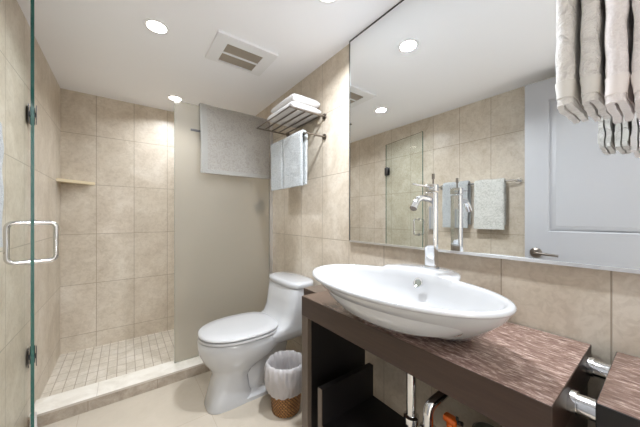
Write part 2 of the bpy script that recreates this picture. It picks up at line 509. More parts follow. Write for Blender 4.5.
# towel bar on the panel
bz = EYE + 0.636
tb = thing('towel_bar', (0.7, PY - 0.04, bz), 'thin dark towel bar fixed across the frosted shower panel', 'towel bar')
obj('bar', B(0.385, 1.01, PY - 0.034, PY - 0.027, bz - 0.008, bz + 0.008, 0.002), M['darkmetal'], tb)
for x in (0.5, 0.95):
    obj('post', T([(x, PY - 0.030, bz), (x, PY - GT / 2 - 0.0005, bz)], 0.008), M['darkmetal'], tb)

# clear door, swung open towards the room, pivoting on the left wall
HX, HYY = -0.3882, 2.01
EX, EY = -0.2823, 1.462
dvec = Vector((EX - HX, EY - HYY, 0)); DL = dvec.length
ang = math.atan2(dvec.y, dvec.x)
DM = Matrix.Translation((HX, HYY, 0)) @ Matrix.Rotation(ang, 4, 'Z')    # local x runs along the door, local y across it
def dobj(name, bm, m, parent, smooth=35, mats=None):
    bmesh.ops.transform(bm, matrix=DM, verts=bm.verts[:]); return obj(name, bm, m, parent, smooth, mats)
sd = thing('shower_door', (HX, HYY, ZC), 'clear frameless glass shower door standing open along the left wall', 'shower door')
bm = bmesh.new(); pane(bm, 0.012, DL, -GT / 2, GT / 2, ZC + 0.012, EYE + 0.842, 1)
gp = dobj('glass_pane', bm, None, sd, 0, [M['glass'], M['glass_edge']])
hz0, hz1 = EYE - 0.0995 - 0.077, EYE - 0.0995 + 0.077
hx = DL - 0.05
hd = None
for sgn in (1, -1):
    pts = round_path([(hx, sgn * GT / 2, hz0), (hx, sgn * 0.066, hz0), (hx, sgn * 0.066, hz1), (hx, sgn * GT / 2, hz1)], 0.024, 8)
    bm = T(pts, 0.0088, 16)
    for z in (hz0, hz1):
        tube(bm, [(hx, sgn * (GT / 2 + 0.0003), z), (hx, sgn * (GT / 2 + 0.004), z)], 0.013, 20)
    h = dobj('handle', bm, M['chrome'], sd)
for zc in (EYE + 0.53, EYE - 0.722):
    bm = bmesh.new()
    for q in (-1, 1):
        box(bm, 0.020, 0.045, min(q * 0.0053, q * 0.012), max(q * 0.0053, q * 0.012), zc - 0.010, zc + 0.010, 0.001)
        box(bm, 0.010, 0.058, min(q * 0.012, q * 0.0155), max(q * 0.012, q * 0.0155), zc - 0.045, zc + 0.045, 0.001)
    box(bm, -0.004, 0.010, -0.010, 0.010, zc - 0.045, zc + 0.045, 0.002)
    hg = dobj('hinge', bm, M['darkmetal'], sd)
bm = bmesh.new(); box(bm, 0.014, DL - 0.003, -0.009, 0.016, ZC + 0.002, ZC + 0.02, 0.003)
dobj('sweep', bm, M['rubber'], sd)

# corner shelf
cz = EYE + 0.276
bm = bmesh.new()
tri = [(XL, YB), (-0.196, YB), (XL, 2.70)]
loft(bm, [[(x, y, z) for x, y in tri] for z in (cz - 0.011, cz + 0.011)])
M['shelfstone'] = tile_mat('cream_stone', 3, 3, srgb(222, 208, 178), srgb(214, 198, 166), srgb(228, 216, 190), srgb(214, 198, 166), 0.0001, 0.3, 0.0, 12)
tag(obj('corner_shelf', bm, M['shelfstone'], smooth=0), 'small triangular cream stone shelf in the back left corner of the shower', 'corner shelf')

# shower valve and hand shower behind the frosted glass
sv = thing('shower_valve', (XR, 2.36, EYE + 0.10), 'shower valve with lever blurred behind the frosted glass', 'shower valve')
bm = T([(XR - 0.0005, 2.36, EYE + 0.10), (XR - 0.012, 2.36, EYE + 0.10)], 0.078, 32); obj('plate', bm, M['plastic_black'], sv)
bm = T([(XR - 0.012, 2.36, EYE + 0.10), (XR - 0.06, 2.36, EYE + 0.10)], 0.028, 24); tube(bm, [(XR - 0.05, 2.36, EYE + 0.095), (XR - 0.075, 2.27, EYE + 0.05)], 0.009)
obj('lever', bm, M['plastic_black'], sv)
hs = thing('hand_shower', (XR, 2.43, EYE + 0.30), 'hand shower on a short wall holder blurred behind the frosted glass', 'hand shower')
obj('holder', T([(XR - 0.0005, 2.43, EYE + 0.32), (XR - 0.07, 2.43, EYE + 0.32)], 0.014), M['chrome'], hs)
obj('shower_head', T([(XR - 0.07, 2.43, EYE + 0.22), (XR - 0.075, 2.43, EYE + 0.32), (XR - 0.09, 2.43, EYE + 0.345), (XR - 0.12, 2.43, EYE + 0.33)], [0.011, 0.013, 0.03, 0.045], 20), M['white_plastic'], hs)

# ------------------------------------------------------------------ white door standing open against the left wall
WX, WY = -0.262, -0.128
wa = math.atan2(0.62 - WY, -0.2 - WX)
WL = math.hypot(0.62 - WY, -0.2 - WX)
WM = Matrix.Translation((WX, WY, 0)) @ Matrix.Rotation(wa, 4, 'Z')      # local x along the leaf; local -y faces the room
dr = bpy.data.objects.new('door_1', None); C.objects.link(dr); dr.location = (WX, WY, 0); dr['kind'] = 'structure'
tag(dr, 'white panelled bathroom door standing open, seen in the mirror', 'door')
def wobj(name, bm, m, parent=dr, smooth=35):
    bmesh.ops.transform(bm, matrix=WM, verts=bm.verts[:]); return obj(name, bm, m, parent, smooth)
def panel_door():
    bm = bmesh.new()
    y0, y1 = -0.0, 0.036                       # room face at y = 0
    zt = EYE + 0.928
    px0, px1 = 0.125, WL - 0.125
    zs = [(0.25, 0.80), (EYE - 0.098, zt - 0.14)]
    # rails and stiles
    box(bm, 0, px0, y0, y1, 0.008, zt); box(bm, px1, WL, y0, y1, 0.008, zt)
    box(bm, px0, px1, y0, y1, 0.008, zs[0][0]); box(bm, px0, px1, y0, y1, zs[0][1], zs[1][0]); box(bm, px0, px1, y0, y1, zs[1][1], zt)
    for z0, z1 in zs:                          # sunk panel with a raised field on both faces
        box(bm, px0, px1, 0.012, 0.024, z0, z1)
        for ys, yf in ((0.012, 0.003), (0.024, 0.033)):
            def rect(i, y): return [(px0 + i, y, z0 + i), (px1 - i, y, z0 + i), (px1 - i, y, z1 - i), (px0 + i, y, z1 - i)]
            loft(bm, [rect(0.0, 0.0 if yf < ys else 0.036), rect(0.006, ys), rect(0.016, ys), rect(0.040, yf), rect(0.041, yf)], False, True)
    return bm
wobj('leaf', panel_door(), M['white_paint'], smooth=25)
hxx = WL - 0.062; hzz = EYE - 0.244
for side in (-1, 1):
    yb = 0.0 if side < 0 else 0.036
    bm = T([(hxx, yb, hzz), (hxx, yb + side * 0.009, hzz)], 0.034, 28)
    tube(bm, [(hxx, yb + side * 0.009, hzz), (hxx, yb + side * 0.018, hzz)], [0.031, 0.017], 28)
    tube(bm, round_path([(hxx, yb + side * 0.01, hzz), (hxx, yb + side * 0.048, hzz), (hxx - 0.12, yb + side * 0.05, hzz - 0.008)], 0.016), 0.0085, 14)
    wobj('lever_handle', bm, M['nickel'])

# ------------------------------------------------------------------ mirror over the vanity
MX = XR - 0.014
mz0 = EYE - 0.1365; my0, my1 = YF + 0.012, 1.100
mr = thing('wall_mirror', (MX, (my0 + my1) / 2, mz0), 'large frameless wall mirror above the vanity', 'mirror')
bm = bmesh.new(); pane(bm, MX, XR - 0.0005, my0, my1, mz0, H - 0.002, 0)
obj('mirror_glass', bm, None, mr, 0, [M['mirror'], M['mirror_edge']])
obj('bottom_channel', B(MX - 0.003, XR - 0.0005, my0, my1, mz0 - 0.006, mz0 + 0.004), M['alu'], mr, smooth=0)
obj('side_strip', B(MX - 0.002, XR - 0.0005, my1, my1 + 0.004, mz0, H - 0.002), M['mirror_edge'], mr, smooth=0)
obj('top_strip', B(MX - 0.002, XR - 0.0005, my0, my1, H - 0.007, H - 0.0015), M['mirror_edge'], mr, smooth=0)

# ------------------------------------------------------------------ vanity
VZ = EYE - 0.355; VT = 0.087
VX0, VX1 = 0.64, XR - 0.006
VY0, VY1 = 0.133, 0.997
vn = thing('vanity', ((VX0 + VX1) / 2, (VY0 + VY1) / 2, 0), 'open dark wood vanity with thick top under the oval sink', 'vanity')
bm = B(VX0, VX1, VY0, VY1, VZ - VT, VZ, 0.0015, 1)
bm.faces.ensure_lookup_table()
for f in bm.faces:
    f.normal_update(); f.material_index = 0 if f.normal.z > 0.9 else 1
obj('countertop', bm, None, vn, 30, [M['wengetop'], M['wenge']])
lz = VZ - VT
for y0, y1 in ((0.950, VY1), (VY0 + 0.002, VY0 + 0.047)):
    bm = bmesh.new()
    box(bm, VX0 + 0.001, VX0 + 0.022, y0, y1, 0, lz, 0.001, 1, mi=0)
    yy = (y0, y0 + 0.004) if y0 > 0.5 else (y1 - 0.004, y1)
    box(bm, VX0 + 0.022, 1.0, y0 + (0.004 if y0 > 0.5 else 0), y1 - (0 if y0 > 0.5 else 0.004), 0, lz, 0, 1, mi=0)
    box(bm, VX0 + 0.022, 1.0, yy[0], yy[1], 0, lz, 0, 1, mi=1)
    obj('side_panel', bm, None, vn, 0, [M['wenge_lit_edge'], M['black']])
SZ = EYE - 0.85; UB = 0.95
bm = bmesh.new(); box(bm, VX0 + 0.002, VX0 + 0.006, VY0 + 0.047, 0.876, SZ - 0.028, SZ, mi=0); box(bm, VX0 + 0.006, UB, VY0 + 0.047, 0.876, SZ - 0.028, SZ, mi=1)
obj('lower_shelf', bm, None, vn, 0, [M['wenge_lit_edge'], M['black']])
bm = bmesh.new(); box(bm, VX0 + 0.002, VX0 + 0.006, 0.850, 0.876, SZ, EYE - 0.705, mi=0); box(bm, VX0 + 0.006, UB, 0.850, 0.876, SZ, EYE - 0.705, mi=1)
obj('shelf_upstand', bm, None, vn, 0, [M['wenge_lit_edge'], M['black']])
for x in (0.70, 0.88):
    obj('shelf_bearer', B(x, x + 0.04, 0.876, 0.950, SZ - 0.028, SZ), M['black'], vn, 0)
bm = bmesh.new(); box(bm, 0.728, VX1, VY1 + 0.001, 1.116, VZ - 0.10, VZ - 0.004, 0.0015, 1, mi=0)
bm.faces.ensure_lookup_table()
for f in bm.faces:
    f.normal_update(); f.material_index = 0 if f.normal.z > 0.9 else 1
obj('end_ledge', bm, None, vn, 30, [M['wenge_lit_edge'], M['wenge']])
# chrome tubes joining to the second counter
for x, z, r in ((0.985, EYE - 0.395, 0.021), (0.775, EYE - 0.398, 0.021)):
    bm = T([(x, 0.087, z), (x, VY0 + 0.001, z)], r, 24)
    tube(bm, [(x, VY0 - 0.013, z), (x, VY0, z)], r + 0.004, 24)
    obj('connector_tube', bm, M['chrome'], vn)
# second counter
c2 = thing('side_counter', (0.88, -0.02, 0), 'second dark wood counter at the lower right corner, joined by chrome tubes', 'counter')
bm = B(0.722, VX1, YF + 0.014, 0.087, VZ - VT, VZ, 0.0015, 1)
for f in bm.faces:
    f.normal_update(); f.material_index = 0 if f.normal.z > 0.9 else 1
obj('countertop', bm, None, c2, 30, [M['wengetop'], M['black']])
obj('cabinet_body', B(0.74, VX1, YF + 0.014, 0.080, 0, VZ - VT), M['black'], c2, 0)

# ------------------------------------------------------------------ vessel sink
SKZ = EYE - 0.198
BCX, BCY, BAX, BAY = 0.667, 0.529, 0.188, 0.329
def ell(cx, cy, ax, ay, th, n=2.0):
    c, s = math.cos(th), math.sin(th)
    return cx + ax * math.copysign(abs(c) ** (2 / n), c), cy + ay * math.copysign(abs(s) ** (2 / n), s)
def polar_ell(dx, dy, ax, ay, ox, oy):
    """distance from (ox,oy)-relative origin along (dx,dy) to an ellipse centred at origin offset"""
    a = (dx / ax) ** 2 + (dy / ay) ** 2
    b = -2 * (dx * ox / ax ** 2 + dy * oy / ay ** 2)
    c = (ox / ax) ** 2 + (oy / ay) ** 2 - 1
    d = b * b - 4 * a * c
    return (-b + math.sqrt(d)) / (2 * a) if d > 0 else 0.0
NS = 180
def sink_outline(k):
    """outer outline: lens shaped bowl with a rounded faucet deck at the back, grown by k metres"""
    out = []
    for i in range(NS):
        th = 2 * PI * i / NS
        dx, dy = math.cos(th), math.sin(th)
        r1 = polar_ell(dx, dy, BAX + k, BAY + k, 0, 0)
        r2 = polar_ell(dx, dy, 0.150 + k, 0.148 + k, 0.148, 0.014)
        if r2 > 0 and r2 > r1 - 0.02:
            p = 70; r = (r1 ** p + r2 ** p) ** (1 / p)
        else: r = r1
        out.append((BCX + dx * r, BCY + dy * r))
    return out
def deck_rise():
    out = []
    for i in range(NS):
        th = 2 * PI * i / NS
        dx, dy = math.cos(th), math.sin(th)
        q = (polar_ell(dx, dy, 0.150, 0.148, 0.148, 0.014) - polar_ell(dx, dy, BAX, BAY, 0, 0)) / 0.022
        q = min(1.0, max(0.0, q + 0.25)); out.append(0.008 * q * q * (3 - 2 * q))
    return out
DECK = deck_rise()
def bowl_outline(k, cx=BCX, cy=BCY, s=1.0):
    out = []
    for i in range(NS):
        th = 2 * PI * i / NS
        dx, dy = math.cos(th), math.sin(th)
        r = polar_ell(dx, dy, (BAX - k) * s, (BAY - k) * s, 0, 0)
        out.append((cx + dx * r, cy + dy * r))
    return out
def lerp_out(a, b, t): return [(p[0] * (1 - t) + q[0] * t, p[1] * (1 - t) + q[1] * t) for p, q in zip(a, b)]
sk = thing('vessel_sink', (BCX, BCY, VZ), 'white oval vessel sink sitting on the dark wood counter', 'sink')
bm = bmesh.new()
base = [ell(0.795, 0.538, 0.095, 0.185, 2 * PI * i / NS) for i in range(NS)]
rim = sink_outline(0)
rings = []
for t, z in ((1.0, VZ), (0.96, VZ + 0.003), (0.80, VZ + 0.022), (0.57, VZ + 0.052), (0.34, VZ + 0.086), (0.155, VZ + 0.115), (0.065, SKZ - 0.019), (0.055, SKZ - 0.015)):
    rings.append([(x, y, z) for x, y in lerp_out(rim, base, t)])
for k, z in ((-0.006, SKZ - 0.013), (-0.001, SKZ - 0.010), (0.0, SKZ - 0.006), (-0.002, SKZ - 0.002), (-0.006, SKZ)):
    rings.append([(x, y, z + (d if k > -0.0055 or z > SKZ - 0.005 else 0)) for (x, y), d in zip(sink_outline(k), DECK)])
rings.append([(x, y, SKZ - 0.0005 + d) for (x, y), d in zip(lerp_out(sink_outline(-0.012), bowl_outline(0.016), 0.5), DECK)])
for k, z, e in ((0.018, SKZ - 0.001, 1), (0.023, SKZ - 0.006, 0.7), (0.030, SKZ - 0.022, 0)):
    rings.append([(x, y, z + d * e) for (x, y), d in zip(bowl_outline(k), DECK)])
for s, z in ((0.80, SKZ - 0.058), (0.68, SKZ - 0.092), (0.50, SKZ - 0.117), (0.26, SKZ - 0.128), (0.08, SKZ - 0.130)):
    rings.append([(x, y, z) for x, y in bowl_outline(0.0, BCX + (1 - s) * 0.02, BCY, s)])
loft(bm, rings)
obj('basin', bm, M['porcelain'], sk, smooth=60)
# overflow ring on the back wall of the bowl and the drain
ox, oy, oz = 0.808, 0.520, SKZ - 0.028
nd = Vector((-1, 0.0, 0.42)).normalized()
ctr = Vector((ox, oy, oz))
bm = bmesh.new()
u = nd.cross(Vector((0, 1, 0))).normalized(); w_ = Vector((0, 1, 0))
prevp = [ctr + 0.014 * (math.cos(2 * PI * k / 24) * u + math.sin(2 * PI * k / 24) * w_) for k in range(25)]
tube(bm, prevp, 0.0028, 10, False)
obj('overflow_ring', bm, M['chrome'], sk)
bm = T([ctr - nd * 0.004, ctr + nd * 0.0015], 0.012, 20); obj('overflow_hole', bm, M['plastic_grey'], sk)
bm = bmesh.new(); lathe(bm, [(0.030, SKZ - 0.130), (0.030, SKZ - 0.1275), (0.02, SKZ - 0.126), (0.004, SKZ - 0.1255)], 0.684, BCY, 28); obj('drain_plug', bm, M['chrome'], sk)

# ------------------------------------------------------------------ faucet
FX, FY = 0.936, 0.546
FZ0, FZ1 = SKZ + 0.0077, EYE + 0.094
fc = thing('faucet', (FX, FY, FZ0), 'tall chrome faucet standing on the back deck of the sink', 'faucet')
bm = bmesh.new()
box(bm, FX - 0.016, FX + 0.016, FY - 0.020, FY + 0.020, FZ0, FZ1, 0.004, 3)
obj('column', bm, M['chrome'], fc)
obj('base_plate', B(FX - 0.019, FX + 0.019, FY - 0.023, FY + 0.023, FZ0, FZ0 + 0.006, 0.002), M['chrome'], fc)
bm = bmesh.new(); box(bm, FX - 0.017, FX + 0.017, FY - 0.021, FY + 0.021, FZ1 + 0.003, FZ1 + 0.030, 0.003)
obj('handle_block', bm, M['chrome'], fc)
bm = T([(FX - 0.015, FY, FZ1 + 0.020), (FX - 0.115, FY + 0.006, FZ1 + 0.024)], [0.0042, 0.0035], 12); obj('lever', bm, M['chrome'], fc)
bm = T([(FX + 0.006, FY - 0.004, FZ1 + 0.030), (FX + 0.006, FY - 0.004, FZ1 + 0.052)], 0.003, 12)
tube(bm, [(FX + 0.006, FY - 0.004, FZ1 + 0.050), (FX + 0.006, FY - 0.004, FZ1 + 0.070)], 0.0055, 14); obj('lift_rod', bm, M['nickel'], fc)
sz = EYE + 0.066
pts = round_path([(FX - 0.012, FY, sz), (FX - 0.085, FY, sz + 0.006), (FX - 0.118, FY, sz - 0.036)], 0.03, 8)
bm = T(pts, [0.0115] * (len(pts) - 1) + [0.0125], 18); obj('spout', bm, M['chrome'], fc)
p = Vector(pts[-1]); d = (Vector(pts[-1]) - Vector(pts[-2])).normalized()
obj('aerator', T([p, p + d * 0.004], 0.0095, 16), M['nickel'], fc)

# ------------------------------------------------------------------ plumbing under the counter
dp = thing('drain_trap', (0.80, 0.535, SZ), 'chrome drain pipe with curved trap under the counter', 'drain pipe')
obj('tailpiece', T([(0.80, 0.541, lz - 0.0005), (0.80, 0.541, EYE - 0.745)], 0.0165, 20), M['chrome'], dp)
for z in (EYE - 0.60, EYE - 0.690):
    pass
bm = bmesh.new(); lathe(bm, [(0.017, EYE - 0.712), (0.026, EYE - 0.710), (0.026, EYE - 0.690), (0.017, EYE - 0.686)], 0.80, 0.541, 24); obj('slip_nut', bm, M['chrome'], dp)
pts = round_path([(0.80, 0.541, EYE - 0.745), (0.80, 0.541, EYE - 0.795), (0.80, 0.478, EYE - 0.795), (0.80, 0.478, EYE - 0.62), (0.90, 0.445, EYE - 0.575), (XR - 0.001, 0.40, EYE - 0.565)], 0.031, 8)
obj('trap_bend', T(pts, 0.0165, 20), M['chrome'], dp)
bm = bmesh.new(); lathe(bm, [(0.017, EYE - 0.712), (0.026, EYE - 0.710), (0.026, EYE - 0.690), (0.017, EYE - 0.686)], 0.80, 0.478, 24); obj('slip_nut', bm, M['chrome'], dp)
sv2 = thing('stop_valve', (XR, 0.46, EYE - 0.50), 'small dark shut-off valve on the tiled wall under the counter', 'valve')
obj('valve_stem', T([(XR - 0.0005, 0.46, EYE - 0.515), (XR - 0.05, 0.46, EYE - 0.515)], 0.009, 14), M['darkmetal'], sv2)
obj('valve_knob', T([(XR - 0.05, 0.46, EYE - 0.515), (XR - 0.065, 0.46, EYE - 0.515)], 0.017, 16), M['plastic_black'], sv2)

# bottles on the lower shelf
def bottle(name, x, y, h, r, mb, label, cat='bottle', sprayer=False, cap=None):
    t = thing(name, (x, y, SZ), label, cat)
    bm = bmesh.new(); lathe(bm, [(r * 0.9, SZ + 0.0005), (r, SZ + 0.006), (r, SZ + h * 0.72), (r * 0.85, SZ + h * 0.84), (r * 0.38, SZ + h * 0.92), (r * 0.34, SZ + h)], x, y, 32)
    obj('body', bm, mb, t)
    if sprayer:
        bm = bmesh.new(); z = SZ + h
        lathe(bm, [(r * 0.42, z), (r * 0.42, z + 0.016)], x, y, 20)
        box(bm, x - 0.014, x + 0.014, y - 0.020, y + 0.024, z + 0.012, z + 0.034, 0.008)
        obj('spray_head', bm, M['plastic_orange'], t)
        bm = T([(x, y - 0.019, z + 0.026), (x, y - 0.034, z + 0.028)], [0.006, 0.008], 14)
        box(bm, x - 0.004, x + 0.004, y - 0.022, y - 0.014, z + 0.026, z + 0.042, 0.002)
        obj('nozzle', bm, M['plastic_black'], t)
    if cap:
        bm = bmesh.new(); z = SZ + h; lathe(bm, [(r * 0.6, z), (r * 0.6, z + 0.02), (r * 0.45, z + 0.022)], x, y, 24); obj('cap', bm, cap, t)
bottle('spray_bottle', 0.845, 0.424, 0.174, 0.036, M['plastic_orange'], 'orange spray bottle with black nozzle on the lower shelf', sprayer=True)
t = thing('tape_roll', (0.86, 0.325, SZ), 'grey open jar with a round lid on the lower shelf beside the spray bottle', 'jar')
bm = bmesh.new(); lathe(bm, [(0.034, SZ + 0.0005), (0.038, SZ + 0.006), (0.038, SZ + 0.195), (0.036, SZ + 0.2)], 0.86, 0.325, 32); obj('body', bm, M['plastic_grey'], t)
bm = bmesh.new(); lathe(bm, [(0.039, SZ + 0.2), (0.040, SZ + 0.214), (0.032, SZ + 0.219), (0.026, SZ + 0.213)], 0.86, 0.325, 32); obj('lid', bm, M['plastic_olive'], t)
t.name = 'storage_jar'
bottle('cleaner_bottle', 0.80, 0.235, 0.205, 0.03, M['plastic_red'], 'red bottle on the lower shelf nearest the camera', cap=M['white_plastic'])

# ------------------------------------------------------------------ toilet
TY = 1.622
tl = thing('toilet', (0.70, TY, 0), 'white one-piece toilet with closed lid in front of the frosted panel', 'toilet')
def egg(xf, xb, hw, z, n=48, p=2.25, squareback=0.0):
    """egg-shaped ring; front points to -x"""
    cx = xf + (xb - xf) * 0.56
    pts = []
    for i in range(n):
        th = 2 * PI * i / n
        c, s = math.cos(th), math.sin(th)
        e = 2 / (p if c < 0 else p + squareback)
        ax = (cx - xf) if c < 0 else (xb - cx)
        pts.append((cx + ax * math.copysign(abs(c) ** e, c), TY + hw * math.copysign(abs(s) ** e, s), z))
    return pts
def rrect(x0, x1, hw, z, n=48, p=5.0):
    cx, ax = (x0 + x1) / 2, (x1 - x0) / 2
    out = []
    for i in range(n):
        th = 2 * PI * i / n
        c, s = math.cos(th), math.sin(th)
        out.append((cx + ax * math.copysign(abs(c) ** (2 / p), c), TY + hw * math.copysign(abs(s) ** (2 / p), s), z))
    return out
bm = bmesh.new()
# bowl and front column
loft(bm, [rrect(0.378, 0.66, 0.100, 0.0, p=3.2), rrect(0.376, 0.66, 0.102, 0.012, p=3.2), rrect(0.394, 0.63, 0.094, 0.07, p=3.2), rrect(0.412, 0.62, 0.091, 0.15, p=3.0),
          egg(0.416, 0.66, 0.098, 0.19), egg(0.400, 0.72, 0.118, 0.225), egg(0.368, 0.80, 0.150, 0.268), egg(0.345, 0.85, 0.168, 0.315),
          egg(0.338, 0.87, 0.180, 0.355), egg(0.338, 0.87, 0.182, 0.392), egg(0.345, 0.865, 0.176, 0.398)])
# trapway and foot
loft(bm, [rrect(0.50, 0.96, 0.100, 0.0, p=4), rrect(0.50, 0.96, 0.102, 0.022, p=4), rrect(0.52, 0.95, 0.090, 0.032, p=4), rrect(0.54, 0.93, 0.066, 0.05, p=3), rrect(0.54, 0.90, 0.058, 0.20, p=3), rrect(0.54, 0.93, 0.075, 0.335, p=3)])
# platform under the tank, rising into the tank
def plat(x0, x1, hw, z): return rrect(x0, x1, hw, z, p=4.0)
def tlid(x0, x1, hw, z): return rrect(x0, x1, hw, z, p=3.4)
loft(bm, [plat(0.72, 1.02, 0.120, 0.305), plat(0.69, 1.035, 0.155, 0.33), plat(0.67, 1.04, 0.182, 0.36), plat(0.68, 1.042, 0.186, 0.395), plat(0.745, 1.042, 0.186, 0.413),
          plat(0.798, 1.042, 0.190, 0.440), plat(0.822, 1.042, 0.194, 0.49), plat(0.835, 1.042, 0.198, 0.56), plat(0.850, 1.042, 0.202, 0.645), plat(0.853, 1.040, 0.200, 0.65)])
obj('bowl_and_tank', bm, M['porcelain'], tl, smooth=50)
bm = bmesh.new()
loft(bm, [tlid(0.850, 1.043, 0.206, 0.652), tlid(0.845, 1.044, 0.211, 0.657), tlid(0.845, 1.044, 0.211, 0.678), tlid(0.852, 1.043, 0.204, 0.688), tlid(0.872, 1.03, 0.184, 0.692)])
obj('tank_lid', bm, M['porcelain'], tl, smooth=50)
bm = bmesh.new()
loft(bm, [egg(0.346, 0.81, 0.180, 0.400, squareback=.6), egg(0.340, 0.813, 0.190, 0.404, squareback=.6), egg(0.340, 0.813, 0.190, 0.414, squareback=.6), egg(0.346, 0.81, 0.180, 0.418, squareback=.6)])
obj('seat', bm, M['seat'], tl, smooth=50)
bm = bmesh.new()
loft(bm, [egg(0.347, 0.80, 0.184, 0.4215, squareback=.6), egg(0.340, 0.808, 0.191, 0.426, squareback=.6), egg(0.341, 0.808, 0.190, 0.434, squareback=.6), egg(0.350, 0.80, 0.181, 0.440, squareback=.6), egg(0.40, 0.75, 0.125, 0.444, squareback=.5), egg(0.50, 0.66, 0.05, 0.445)])
obj('lid', bm, M['seat'], tl, smooth=50)
for s in (-1, 1):
    bm = bmesh.new(); box(bm, 0.785, 0.815, TY + s * 0.08 - 0.014, TY + s * 0.08 + 0.014, 0.396, 0.432, 0.005); obj('seat_hinge', bm, M['seat'], tl)
    bm = bmesh.new(); lathe(bm, [(0.012, 0.022), (0.011, 0.034), (0.004, 0.038)], 0.72, TY + s * 0.085, 16); obj('bolt_cap', bm, M['seat'], tl)
# shut-off valve behind the toilet
ts = thing('supply_valve', (XR, 1.44, 0.2), 'small chrome supply valve on the wall behind the toilet', 'valve')
obj('valve_body', T([(XR - 0.0005, 1.40, 0.20), (XR - 0.05, 1.40, 0.20)], 0.010, 14), M['chrome'], ts)
obj('supply_hose', T(round_path([(XR - 0.045, 1.40, 0.20), (XR - 0.045, 1.40, 0.27), (XR - 0.07, 1.48, 0.32)], 0.03), 0.005, 10), M['nickel'], ts)

# ------------------------------------------------------------------ waste basket
BX, BY = 0.755, 1.345
wb = thing('waste_basket', (BX, BY, 0), 'round brown wicker waste basket lined with a white bag', 'waste basket')
bm = bmesh.new(); uvl = bm.loops.layers.uv.new('UVMap')
nb, nz, hb = 120, 56, 0.265
grid = []
for j in range(nz + 1):
    z = 0.002 + hb * j / nz; r0 = 0.080 + 0.022 * j / nz
    row = []
    for i in range(nb):
        th = 2 * PI * i / nb
        r = r0 + 0.0022 * math.sin(th * 30 + (PI if int(j / nz * 26) % 2 else 0)) * abs(math.sin(PI * j / nz * 26))
        row.append(bm.verts.new((BX + r * math.cos(th), BY + r * math.sin(th), z)))
    grid.append(row)
for j in range(nz):
    for i in range(nb):
        f = bm.faces.new((grid[j][i], grid[j][(i + 1) % nb], grid[j + 1][(i + 1) % nb], grid[j + 1][i]))
        for l, (a, b) in zip(f.loops, ((i, j), (i + 1, j), (i + 1, j + 1), (i, j + 1))): l[uvl].uv = (a / nb, b / nz)
bm.faces.new(list(reversed(grid[0])))
obj('basket', bm, M['wicker'], wb, smooth=60)
bm = bmesh.new(); rings = []
nl = 144
prof = [(0.066, 0.10), (0.080, 0.17), (0.086, 0.21), (0.090, 0.245), (0.096, 0.272), (0.104, 0.284), (0.112, 0.280), (0.117, 0.265), (0.120, 0.24), (0.121, 0.215), (0.120, 0.19), (0.117, 0.165), (0.112, 0.142), (0.107, 0.125)]
for q, (r, z) in enumerate(prof):
    ring = []
    for i in range(nl):
        th = 2 * PI * i / nl
        nv = mnoise.noise(Vector((math.cos(th) * 4.2, math.sin(th) * 4.2, z * 9)))
        n2 = mnoise.noise(Vector((math.cos(th) * 11, math.sin(th) * 11, z * 26 + math.sin(th * 3) * 2)))
        amp = 0.0 if q == 0 else (0.6 if 3 <= q <= 6 else 1.0)
        n3 = mnoise.noise(Vector((math.cos(th) * 7 + z * 40, math.sin(th) * 7 - z * 30, z * 14)))
        rr = r + amp * (0.0060 * nv + 0.0055 * n2 + 0.008 * n3)
        if 1 <= q <= 3: rr = min(rr, r + 0.003)
        if q >= 7: rr = max(rr, 0.1065)
        zz = z + (0.012 * nv + 0.007 * n2 if q >= 12 else 0.005 * nv if q in (4, 5, 6) else 0)
        ring.append((BX + rr * math.cos(th), BY + rr * math.sin(th), zz))
    rings.append(ring)
loft(bm, rings, True, False)
obj('bin_liner', bm, M['liner'], wb, smooth=70)

# ------------------------------------------------------------------ towels
def wob(p, a, f, seed=0.0):
    q = Vector(p) * f + Vector((seed, seed * 1.7, seed * 0.3))
    return mnoise.noise(q) * a

def sweep_towel(bm, path, frame_n, axis, sect, amp=0.004, freq=14.0, seed=0.0, stretch=None):
    """sweep a closed cross-section (n, a) along a path: n along the path normal, a along the bar axis"""
    rings = []
    ax = Vector(axis)
    for i, p in enumerate(path):
        P = Vector(p)
        if i == 0: t = (Vector(path[1]) - P)
        elif i == len(path) - 1: t = (P - Vector(path[-2]))
        else: t = (Vector(path[i + 1]) - Vector(path[i - 1]))
        t.normalize(); nrm = ax.cross(t).normalized()
        ring = []
        for (n, a) in sect:
            q = P + nrm * n + ax * a
            w = wob(q, amp, freq, seed)
            ring.append(q + nrm * w + ax * wob(q, amp * 0.6, freq * 0.7, seed + 9))
        rings.append(ring)
    loft(bm, rings)

def dens(pts, step):
    out = []
    for a, b in zip(pts[:-1], pts[1:]):
        a, b = Vector(a), Vector(b); k = max(1, int((b - a).length / step))
        out += [a.lerp(b, i / k) for i in range(k)]
    out.append(Vector(pts[-1])); return out

def over_bar(c, axis, gap, front, back, step=0.010, gt=None):
    gt = gt or gap
    """path that climbs the side at -n, goes over the bar and drops at +n. c is the bar centre, axis x or y"""
    side = Vector((1, 0, 0)) if axis[1] else Vector((0, 1, 0))
    c = Vector(c)
    pts = [c - side * gap + Vector((0, 0, -front))]
    pts += [c - side * gap + Vector((0, 0, -min(0.10, front * 0.4))), c - side * gt]
    for k in range(1, 8):
        th = PI * k / 8
        pts.append(c - side * gt * math.cos(th) + Vector((0, 0, gt * math.sin(th))))
    pts += [c + side * gt, c + side * gap + Vector((0, 0, -min(0.10, back * 0.4))), c + side * gap + Vector((0, 0, -back))]
    return dens(pts, step)

